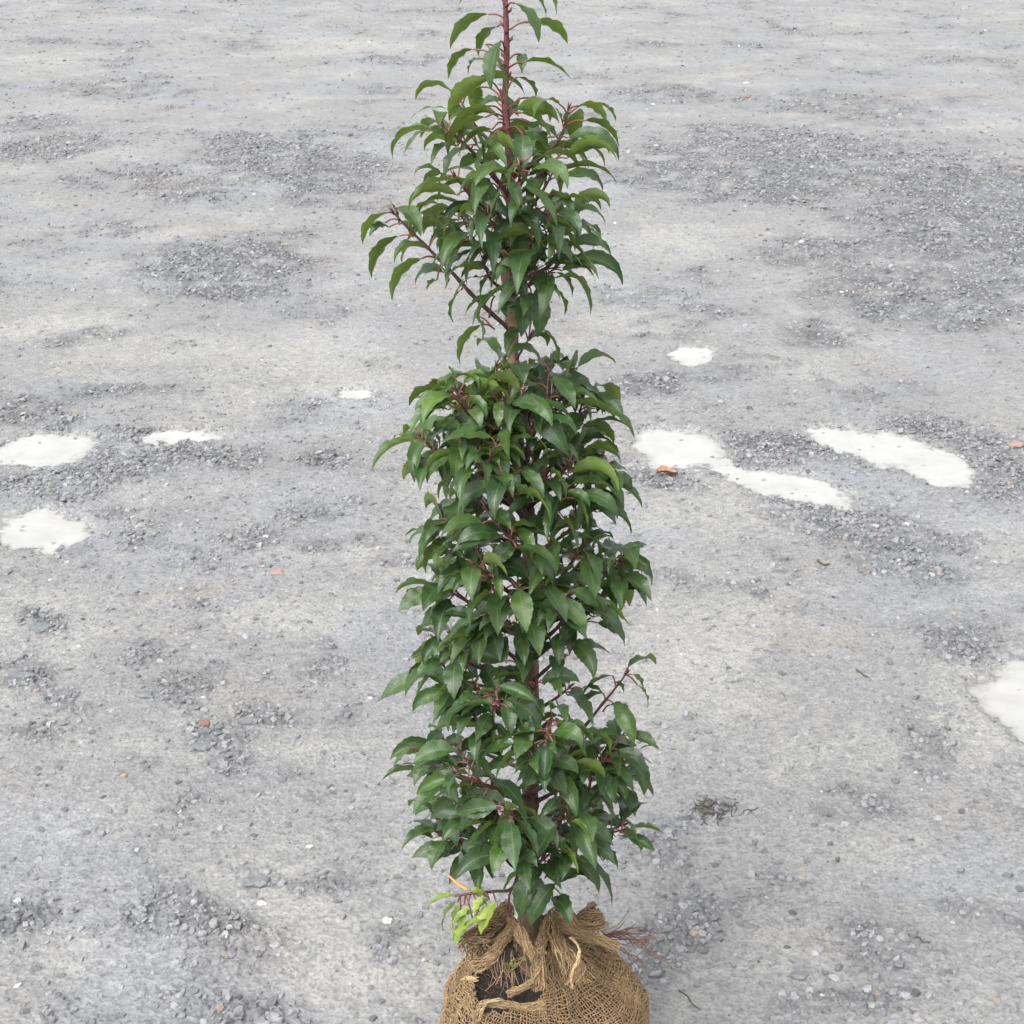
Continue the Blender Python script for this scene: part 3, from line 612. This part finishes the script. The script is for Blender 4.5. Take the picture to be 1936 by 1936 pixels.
MD = dict(L=.068, W=.0240, drop=(-58, -98), elev=(-10, 55), lift=.2)
Md = [([(992, 985, 0), (930, 905, .05), (885, 800, .08), (838, 728, .08)], 22, .45, .45), ([(994, 970, 0), (900, 925, .03), (815, 870, .04), (765, 826, .04)], 17, .35, .35), ([(994, 965, 0), (1045, 920, .06), (1085, 868, .08)], 12, .15, .4), ([(985, 920, 0), (1040, 810, -.02), (1068, 750, -.02), (1086, 700, -.02)], 17, .25, .35),
      ([(994, 950, 0), (1070, 850, .0), (1125, 772, .0)], 15, .3, .4), ([(985, 900, 0), (970, 820, .07), (950, 758, .09)], 11, .2, .4), ([(994, 970, 0), (940, 925, .10), (900, 868, .13)], 12, .2, .4), ([(985, 870, 0), (1020, 800, .05), (1045, 748, .06)], 12, .15, .35), ([(999, 1040, 0), (920, 1010, .04), (838, 992, .04)], 12, .15, .4),
      ([(999, 1030, 0), (930, 975, -.04), (870, 935, -.06)], 11, .2, .35), ([(999, 1050, 0), (1070, 1010, .02), (1122, 958, .02)], 12, .2, .4), ([(985, 900, 0), (930, 800, -.04), (905, 730, -.05)], 12, .5, .35), ([(985, 910, 0), (1010, 800, -.06), (1010, 715, -.07)], 10, .3, .4), ([(994, 960, 0), (1060, 900, -.05), (1110, 850, -.06)], 12, .25, .35),
      ([(994, 950, 0), (990, 880, .08), (1010, 810, .10)], 9, .1, .4), ([(994, 980, 0), (960, 940, .1), (975, 890, .12)], 8, .08, .4), ([(994, 960, 0), (900, 870, -.02), (850, 800, -.02)], 12, .25, .35), ([(999, 1020, 0), (1060, 960, .08), (1070, 930, .10)], 9, .12, .4), ([(999, 1010, 0), (1100, 930, .0), (1130, 890, .0)], 11, .3, .4), ([(985, 860, 0), (925, 820, .06), (890, 830, .08)], 9, .15, .4), ([(985, 860, 0), (940, 780, .03), (870, 745, .03)], 11, .5, .4)]
for s, n, tn, t0 in Md: branch(s, nl=round(n * .95), tone=tn, t0=t0, sq=random.uniform(.84, 1.0), **MD)

LW = dict(L=.064, W=.0262, drop=(-38, -95), elev=(-25, 50))
Lw = [([(1000, 1150, 0), (950, 1110, .10), (897, 1068, .14)], 13, .3), ([(1001, 1120, 0), (1020, 1070, .08), (1043, 1022, .10)], 10, .2), ([(1003, 1200, 0), (1100, 1130, .02), (1155, 1080, .02), (1190, 1050, .02)], 15, .25), ([(1000, 1210, 0), (880, 1150, .02), (792, 1106, .02)], 14, .3),
      ([(1004, 1250, 0), (1085, 1185, .05), (1135, 1120, .06)], 13, .12), ([(1005, 1310, 0), (900, 1265, .04), (820, 1236, .05)], 12, .35), ([(1005, 1320, 0), (880, 1290, -.03), (790, 1262, -.04)], 11, .15), ([(1004, 1380, 0), (930, 1335, .06), (850, 1308, .08)], 12, .15),
      ([(1004, 1400, 0), (1050, 1360, .10), (1047, 1368, .12)], 8, .2), ([(1003, 1520, 0), (880, 1480, .02), (797, 1447, .02)], 13, .2), ([(1003, 1510, 0), (930, 1490, .10), (853, 1462, .13)], 12, .12), ([(1000, 1570, 0), (980, 1550, .12), (951, 1524, .15)], 9, .12),
      ([(1000, 1600, 0), (900, 1600, .06), (833, 1580, .08)], 11, .1), ([(1000, 1640, 0), (980, 1615, .12), (952, 1602, .14)], 9, .1), ([(1000, 1650, 0), (1020, 1630, .10), (1036, 1618, .13)], 8, .1), ([(1000, 1620, 0), (1070, 1600, .08), (1085, 1590, .10)], 10, .12), ([(1000, 1610, 0), (1120, 1580, .02), (1180, 1560, .02)], 13, .2),
      ([(1003, 1450, 0), (995, 1430, .10), (990, 1405, .13)], 8, .2), ([(1005, 1330, 0), (1010, 1310, .08), (1015, 1290, .10)], 8, .1), ([(1003, 1520, 0), (1100, 1470, .05), (1150, 1430, .06)], 13, .15), ([(1000, 1560, 0), (1100, 1510, .04), (1172, 1465, .05)], 16, .08), ([(1003, 1560, 0), (1130, 1500, -.02), (1225, 1424, -.02)], 12, .2),
      ([(1003, 1480, 0), (1080, 1440, .02), (1125, 1392, .03)], 13, .2), ([(1003, 1400, 0), (940, 1380, .08), (900, 1370, .10)], 9, .1), ([(1003, 1460, 0), (900, 1420, -.05), (830, 1400, -.06)], 12, .1), ([(1003, 1550, 0), (900, 1540, -.04), (820, 1510, -.05)], 12, .1), ([(1000, 1600, 0), (1080, 1560, -.06), (1140, 1540, -.08)], 11, .15),
      ([(1004, 1270, 0), (940, 1220, .06), (900, 1190, .08)], 10, .12), ([(1000, 1180, 0), (930, 1120, -.06), (870, 1060, -.08)], 12, .2), ([(1000, 1150, 0), (1080, 1090, -.05), (1130, 1040, -.06)], 13, .2), ([(1001, 1130, 0), (930, 1070, .02), (845, 1030, .03)], 12, .2), ([(1003, 1230, 0), (1060, 1180, .08), (1075, 1130, .10)], 9, .1),
      ([(1004, 1290, 0), (1060, 1250, .05), (1080, 1220, .06)], 7, .1), ([(1000, 1080, 0), (970, 1040, .1), (960, 1010, .12)], 8, .15), ([(1001, 1190, 0), (980, 1150, .1), (975, 1110, .12)], 9, .12), ([(1004, 1250, 0), (985, 1220, .08), (960, 1180, .10)], 9, .1), ([(1003, 1400, 0), (960, 1350, .10), (930, 1310, .12)], 10, .12),
      ([(1000, 1590, 0), (930, 1560, .08), (900, 1540, .1)], 9, .1), ([(1003, 1500, 0), (1050, 1470, .1), (1070, 1440, .12)], 9, .1), ([(1000, 1580, 0), (1050, 1550, .1), (1100, 1540, .12)], 9, .1), ([(1000, 1640, 0), (920, 1610, .04), (890, 1590, .05)], 10, .1), ([(1001, 1150, 0), (1060, 1100, .06), (1100, 1050, .08)], 10, .15), ([(1003, 1350, 0), (1060, 1320, .03), (1090, 1300, .02)], 7, .12), ([(1005, 1320, 0), (900, 1260, -.06), (850, 1200, -.07)], 10, .15)]
for s, n, tn in Lw: branch(s, nl=round(n * random.uniform(.65, .95)), tone=tn, t0=.4, sq=random.uniform(.78, 1.0), **LW)
branch([(1003, 1450, 0), (1080, 1400, .02), (1140, 1330, .02), (1172, 1290, .02), (1183, 1275, .02)], nl=2, t0=.3, side=False, tone=.2, r0=.003, label='thin bare red shoot at right with a few leaves at its tip', **LW,
       extra=ex([(1165, 1300, 1158, 1277, 1105, 1325, 34, .2, 0, 0, .2), (1180, 1278, 1195, 1275, 1213, 1312, 20, .4, 0, 0, 0), (1185, 1276, 1205, 1295, 1220, 1345, 14, .6, 0, 0, 0), (1140, 1345, 1152, 1333, 1200, 1368, 30, .2, .01, .01, -.1), (1145, 1325, 1140, 1310, 1098, 1350, 30, .15, 0, 0, 0), (1165, 1300, 1162, 1290, 1178, 1312, 20, .2, 0, 0, 0)], .02))
branch([(1000, 1660, 0), (1035, 1690, .06), (1045, 1680, .10)], nl=3, t0=.6, side=False, tone=.1, **LW, extra=ex([(1010, 1640, 1020, 1650, 985, 1740, 46, .12, .10, .12, 0), (1030, 1660, 1050, 1670, 1010, 1758, 42, .15, .12, .14, 0), (1040, 1640, 1075, 1620, 1128, 1700, 44, .15, .06, .07, 0), (1045, 1640, 1090, 1625, 1152, 1712, 36, .2, .03, .03, 0), (1030, 1680, 1060, 1690, 1060, 1740, 34, .1, .05, .05, 0)]))
# yellowed sucker shoot
mb = MB(); Ps = spline([at(982, 1640, -.05), at(968, 1680, -.08), at(935, 1685, -.09), at(900, 1688, -.10), at(860, 1694, -.10)], 6)
mb.tube(Ps, [.0028 * (1 - .5 * i / len(Ps)) for i in range(len(Ps))], 6, bump=.3)
Pk = spline([at(968, 1678, -.08), at(962, 1700, -.085), at(966, 1725, -.09)], 4); mb.tube(Pk, .0017, 5)
sh = mb.build('branch', M_twig, tree); sh['label'] = 'low drooping side shoot carrying yellow green leaves'
fb = MB()
ex([(a_, b_, c_, d_, e_, f_, w_ * .72, t_, d1_, d2_, r_ * .4) for (a_, b_, c_, d_, e_, f_, w_, t_, d1_, d2_, r_) in [(862, 1694, 860, 1693, 808, 1726, 36, .4, 0, .01, .3), (872, 1694, 866, 1704, 842, 1765, 24, .3, -.01, -.01, 0), (880, 1692, 878, 1710, 862, 1762, 30, .1, .0, .0, 0), (890, 1690, 885, 1712, 873, 1765, 30, .4, .02, .03, 0), (905, 1688, 888, 1684, 925, 1702, 28, .9, .01, .01, 0), (915, 1688, 916, 1695, 896, 1732, 26, .8, .02, .03, .2),
    (930, 1686, 938, 1705, 912, 1768, 40, .5, .02, .04, 0), (920, 1688, 925, 1700, 905, 1745, 34, .2, .0, .0, 0), (895, 1690, 905, 1725, 850, 1752, 34, .3, .02, .03, .2), (880, 1692, 895, 1745, 862, 1792, 32, .2, .01, .02, 0), (870, 1694, 872, 1750, 862, 1785, 24, .5, .0, .0, 0), (900, 1690, 935, 1735, 865, 1770, 30, .4, .03, .04, 0)]], .10)(fb)
fb.build('foliage', [M_lime, M_petiole], sh)
mb = MB(); mb.tube(spline([at(846, 1652, -.09), at(862, 1668, -.095), at(884, 1682, -.10)], 4), [.0008, .0012, .0016, .002, .0022, .0024, .0026, .0027, .0028][:9], 6)
mb.build('dry_stem', M_orange, tree)

# ---------------------------------------------------------------- root ball in burlap
BC = Vector((at(1035, 1740).x - .001, 0, .12)); RX, RZ = .150, .122
rb = link(bpy.data.objects.new('root_ball', None), tree)
rg = random.Random(11)
HOLES = [((948, 1850), .044, .042), ((905, 1762), .018, .012), ((988, 1862), .030, .024)]
def hit_ball(px, py, k=1.0):
    o = cam.location; d = ray(px, py).normalized(); S = Vector((1 / (RX * k), 1 / (RX * k), 1 / (RZ * k)))
    oo = Vector((o.x - BC.x, o.y - BC.y, o.z - BC.z)); a = Vector((oo.x * S.x, oo.y * S.y, oo.z * S.z)); b_ = Vector((d.x * S.x, d.y * S.y, d.z * S.z))
    A_ = b_.dot(b_); B_ = a.dot(b_); C_ = a.dot(a) - 1; disc = B_ * B_ - A_ * C_
    if disc < 0: disc = 0
    t = (-B_ - math.sqrt(disc)) / A_; return o + d * t
HP = [(hit_ball(*c), rx, ry) for c, rx, ry in HOLES]
def wrap(k, th, v, fold=1.0):
    """surface of the cloth: v 0 bottom centre .. .8 shoulder .. 1 collar round the trunk"""
    ct, s_ = math.cos(th), math.sin(th)
    front = max(0, -s_)
    if v < .82:
        ph = -math.pi / 2 + (v / .82) * (math.pi / 2 + R(48)); r = RX * math.cos(ph) ** .85; z = RZ * math.sin(ph); w_ = 0
    else:
        w_ = (v - .82) / .18; r1 = RX * math.cos(R(48)) ** .85; z1 = RZ * math.sin(R(48))
        gap = math.exp(-((th - R(263)) / .42) ** 2) ; left = math.exp(-((th - R(205)) / .5) ** 2); right = math.exp(-(((th - R(318)) / .5)) ** 2)
        zc = (.172 + .012 * left + .004 * right - .050 * gap) - .0; rc = .026 + .010 * left + .006 * right + .022 * gap
        r = r1 + (rc - r1) * (w_ ** .85); z = z1 + (zc - z1) * (w_ ** 1.25)
    amp = (.0035 + .010 * max(0, (v - .55) / .45) * (1 - .45 * w_)) * fold
    n = mnoise.noise(Vector((ct * 2.2, s_ * 2.2, v * 2.2))) * .9 + .45 * math.sin(th * 9 + 3 * mnoise.noise(Vector((ct * 2, s_ * 2, 5)))) * max(0, (v - .5) * 1.6)
    r += amp * n * (1 if r > .02 else r / .02); rr_ = r * k
    return Vector((BC.x + ct * rr_ + (-.012 * w_), BC.y + s_ * rr_, max(.002, BC.z + z * k)))
# soil core
mb = MB(); vs = []; NT, NV = 120, 70
for j in range(NV + 1):
    for i in range(NT):
        P = wrap(.955, 2 * math.pi * i / NT, .02 + .90 * j / NV, .3)
        for hp, rx, ry in HP:
            q = (P - hp).length
            if q < rx * 1.5: P = P + (BC - P) * (.26 * (1 - q / (rx * 1.5)) ** .6)
        P = P + (P - BC).normalized() * (.006 * mnoise.noise(P * 55) + .003 * mnoise.noise(P * 140))
        vs.append(P)
qs = [[j * NT + i, j * NT + (i + 1) % NT, (j + 1) * NT + (i + 1) % NT, (j + 1) * NT + i] for j in range(NV) for i in range(NT)]
mb.add(vs, qs); vs_top = len(mb.v)
mb.add([vs[NV * NT + i] for i in range(NT)] + [Vector((BC.x - .012, 0, BC.z + .12))], [], [[i, (i + 1) % NT, NT] for i in range(NT)])
mb.build('soil', M_soil, rb)
# cloth nets: real threads, every warp and weft run is swept as a thin tube with its own wander
def net(name, k, nt_, nv_, rad, m, skew, jit, seed, cut=1.0, dirt=.35, vmax=1.0):
    rg = random.Random(seed); mb = MB(); G = {}
    def P(i, j):
        key = (i % nt_, j)
        if key not in G:
            v = .05 + (vmax - .05) * (j / nv_) ** .93; th = 2 * math.pi * ((i % nt_) / nt_) + skew * v
            p_ = wrap(k, th % (2 * math.pi), v)
            wv = .0030 * jit; p_ = p_ + Vector((mnoise.noise(p_ * 28 + Vector((seed, 0, 0))), mnoise.noise(p_ * 28 + Vector((0, seed, 0))), mnoise.noise(p_ * 28 + Vector((0, 0, seed))))) * wv * 1.3
            p_ = p_ + Vector((rg.gauss(0, .0005), rg.gauss(0, .0005), rg.gauss(0, .0005))) * jit
            G[key] = p_
        return G[key]
    def open_(p_):
        for hp, rx, ry in HP:
            d = p_ - hp
            q = math.sqrt((d.x / rx) ** 2 + (d.z / ry) ** 2 * .55 + (d.y / (rx * 1.4)) ** 2) + .35 * mnoise.noise(p_ * 70)
            if q < cut: return True
        return False
    def run(seq):
        cur = []
        def flush(cur):
            if len(cur) > 2:
                r_ = rad * rg.uniform(.7, 1.35); dd = min(1, max(0, dirt + .45 * mnoise.noise(cur[len(cur) // 2] * 9) + rg.gauss(0, .1)))
                mb.tube(cur, [r_ * rg.uniform(.75, 1.3) for _ in cur], 4, a=dd, cap=False)
        for q in seq:
            if q is None or open_(q): flush(cur); cur = []
            else: cur.append(q)
        flush(cur)
    for j in range(1, nv_ + 1):
        if j > nv_ * .94 and j % 2: continue
        run([P(i, j) + (P(i, j) - BC).normalized() * (.0006 if (i + j) % 2 else -.0006) for i in range(nt_ + 1)])
    for i in range(nt_):
        run([P(i, j) + (P(i, j) - BC).normalized() * (-.0006 if (i + j) % 2 else .0006) for j in range(0, nv_ + 1)])
    return mb.build(name, m, rb)
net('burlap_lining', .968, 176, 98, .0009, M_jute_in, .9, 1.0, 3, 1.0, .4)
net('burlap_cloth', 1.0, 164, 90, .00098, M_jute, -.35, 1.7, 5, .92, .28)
# gathered bunches, folds and cords: bundles of fibre strands
def bundle(mb, P, n, r, rs, seed, fray=.0, tone=0.0, m=0, taper=None):
    rg = random.Random(seed); P = spline(P, 6); N_ = len(P)
    for s_ in range(n):
        a = rg.random() * 6.28; q = math.sqrt(rg.random()); tw = rg.uniform(.5, 2.5); Q = []; o = Vector((rg.random() * 50, 0, 0))
        i0 = 0 if rg.random() < .7 else rg.randint(0, N_ // 2); i1 = N_ if rg.random() < .7 else rg.randint(N_ // 2, N_)
        for i in range(i0, i1):
            T = (P[min(i + 1, N_ - 1)] - P[max(i - 1, 0)]).normalized(); X = T.cross(Vector((0, .3, 1))).normalized(); Yv = T.cross(X)
            t = i / (N_ - 1); rr_ = r * (taper(t) if taper else 1) * (1 + fray * t * t * 2)
            aa = a + tw * t * 2
            nn = Vector((mnoise.noise(P[i] * 90 + o), mnoise.noise(P[i] * 90 + o + Vector((9, 0, 0))), mnoise.noise(P[i] * 90 + o + Vector((0, 9, 0))))) * (.0030 + r * .35)
            Q.append(P[i] + (X * math.cos(aa) + Yv * math.sin(aa)) * rr_ * q + nn)
        if len(Q) > 2: mb.tube(Q, rs * rg.uniform(.6, 1.4), 4, a=min(1, max(0, tone + rg.gauss(0, .2))), m=m, cap=False)
mb = MB()
bundle(mb, [at(1048, 1768, -.03), at(1052, 1738, -.02), at(1072, 1738, -.03), at(1100, 1748, -.03), at(1136, 1728, -.02)], 170, .0105, .0008, 21, .15, .1, taper=lambda t: .55 + .75 * abs(math.sin(t * 5)) + .2 * t)
mb.build('burlap_knot', M_jute, rb)
mb = MB()
bundle(mb, [at(960, 1712, -.045), at(945, 1738, -.065), at(925, 1770, -.085), at(900, 1800, -.11)], 170, .014, .0008, 22, .3, .2, taper=lambda t: .5 + 1.0 * t)
bundle(mb, [at(950, 1718, -.05), at(968, 1745, -.075), at(990, 1775, -.10), at(1012, 1812, -.125)], 130, .008, .0008, 23, .1, .05, taper=lambda t: 1 - .35 * t)
bundle(mb, [at(965, 1755, -.085), at(945, 1785, -.11), at(925, 1812, -.128), at(900, 1830, -.13)], 90, .006, .0008, 24, .3, .0)
bundle(mb, [at(1036, 1742, -.04), at(1026, 1775, -.08), at(1017, 1812, -.118), at(1020, 1870, -.138)], 110, .006, .0008, 25, .4, .05)
bundle(mb, [at(1040, 1742, -.045), at(1055, 1785, -.09), at(1085, 1830, -.12), at(1092, 1860, -.135)], 36, .008, .0007, 26, 1.0, .0)
bundle(mb, [at(1030, 1740, -.03), at(1080, 1760, -.045), at(1140, 1780, -.05), at(1170, 1792, -.05)], 60, .005, .0007, 29, .5, .1)
bundle(mb, [at(900, 1940, -.15), at(915, 1900, -.148), at(955, 1900, -.150), at(1000, 1905, -.15), at(1030, 1898, -.148)], 70, .0038, .0008, 27, .1, .25)
bundle(mb, [at(960, 1880, -.147), at(985, 1870, -.142), at(1010, 1850, -.136), at(1020, 1815, -.125)], 50, .004, .0007, 28, .2, .3)
for k in range(40):   # loose fibres hanging over the opening
    x0 = rg.uniform(930, 1015); y0 = rg.uniform(1795, 1830); l = rg.uniform(15, 60)
    mb.tube(spline([at(x0, y0, -.12), at(x0 + rg.uniform(-8, 8), y0 + l * .5, -.135), at(x0 + rg.uniform(-14, 14), y0 + l, -.138)], 3), rg.uniform(.0003, .0006), 4, a=rg.random() * .5, cap=False)
mb.build('burlap_folds', M_jute, rb)
for pp_, cr in (([at(1078, 1772, -.095), at(1094, 1790, -.118), at(1094, 1815, -.136), at(1082, 1838, -.146), at(1080, 1868, -.153)], .0008),
               ([at(874, 1852, -.128), at(888, 1848, -.137), at(902, 1850, -.14)], .0022), ([at(905, 1930, -.155), at(913, 1912, -.156), at(920, 1895, -.156), at(945, 1888, -.153)], .0014)):
    mb = MB(); bundle(mb, pp_, 14, cr, .0005, 77, .3, .1); mb.build('cord', M_cord, rb)
mb = MB()
for k in range(26):
    c0 = hit_ball(rg.gauss(948, 14), rg.gauss(1850, 14), .88); P = [c0]
    d = Vector((rg.gauss(0, 1), -.3, rg.gauss(0, 1))).normalized()
    for _ in range(5): d = (d + Vector((rg.gauss(0, .5), rg.gauss(0, .3), rg.gauss(0, .5)))).normalized(); P.append(P[-1] + d * .007)
    mb.tube(P, rg.uniform(.0003, .0009), 4)
mb.build('root', simple('pit_root', (.05, .025, .02), (.10, .055, .04), 90, .8), rb); mb = MB()
for k in range(30):   # wispy roots sticking out at right
    P = [at(1135 + rg.uniform(0, 20), 1768 + rg.gauss(0, 4), .01 + rg.gauss(0, .01))]; d = Vector((1, 0, rg.uniform(-.25, .12)))
    for s_ in range(rg.randint(3, 11)):
        d = (d + Vector((rg.gauss(.1, .25), rg.gauss(0, .3), rg.gauss(-.03, .22)))).normalized(); P.append(P[-1] + d * .0092)
    mb.tube(P, rg.uniform(.0004, .0011), 4)
mb.build('root', simple('fine_root', (.07, .03, .022), (.14, .07, .05), 90, .8), rb)
fb = MB()
ex([(962, 1835, 962, 1832, 950, 1820, 8, .5, .0, .0, 0), (964, 1838, 966, 1836, 985, 1822, 8, .5, 0, .0, 0), (963, 1835, 964, 1830, 966, 1812, 7, .6, 0, 0, 0), (980, 1815, 982, 1812, 996, 1822, 10, .6, 0, 0, 0)], .135)(fb)
fb.build('weed_sprout', [M_lime, M_petiole], rb)
print('objects', len(bpy.data.objects))
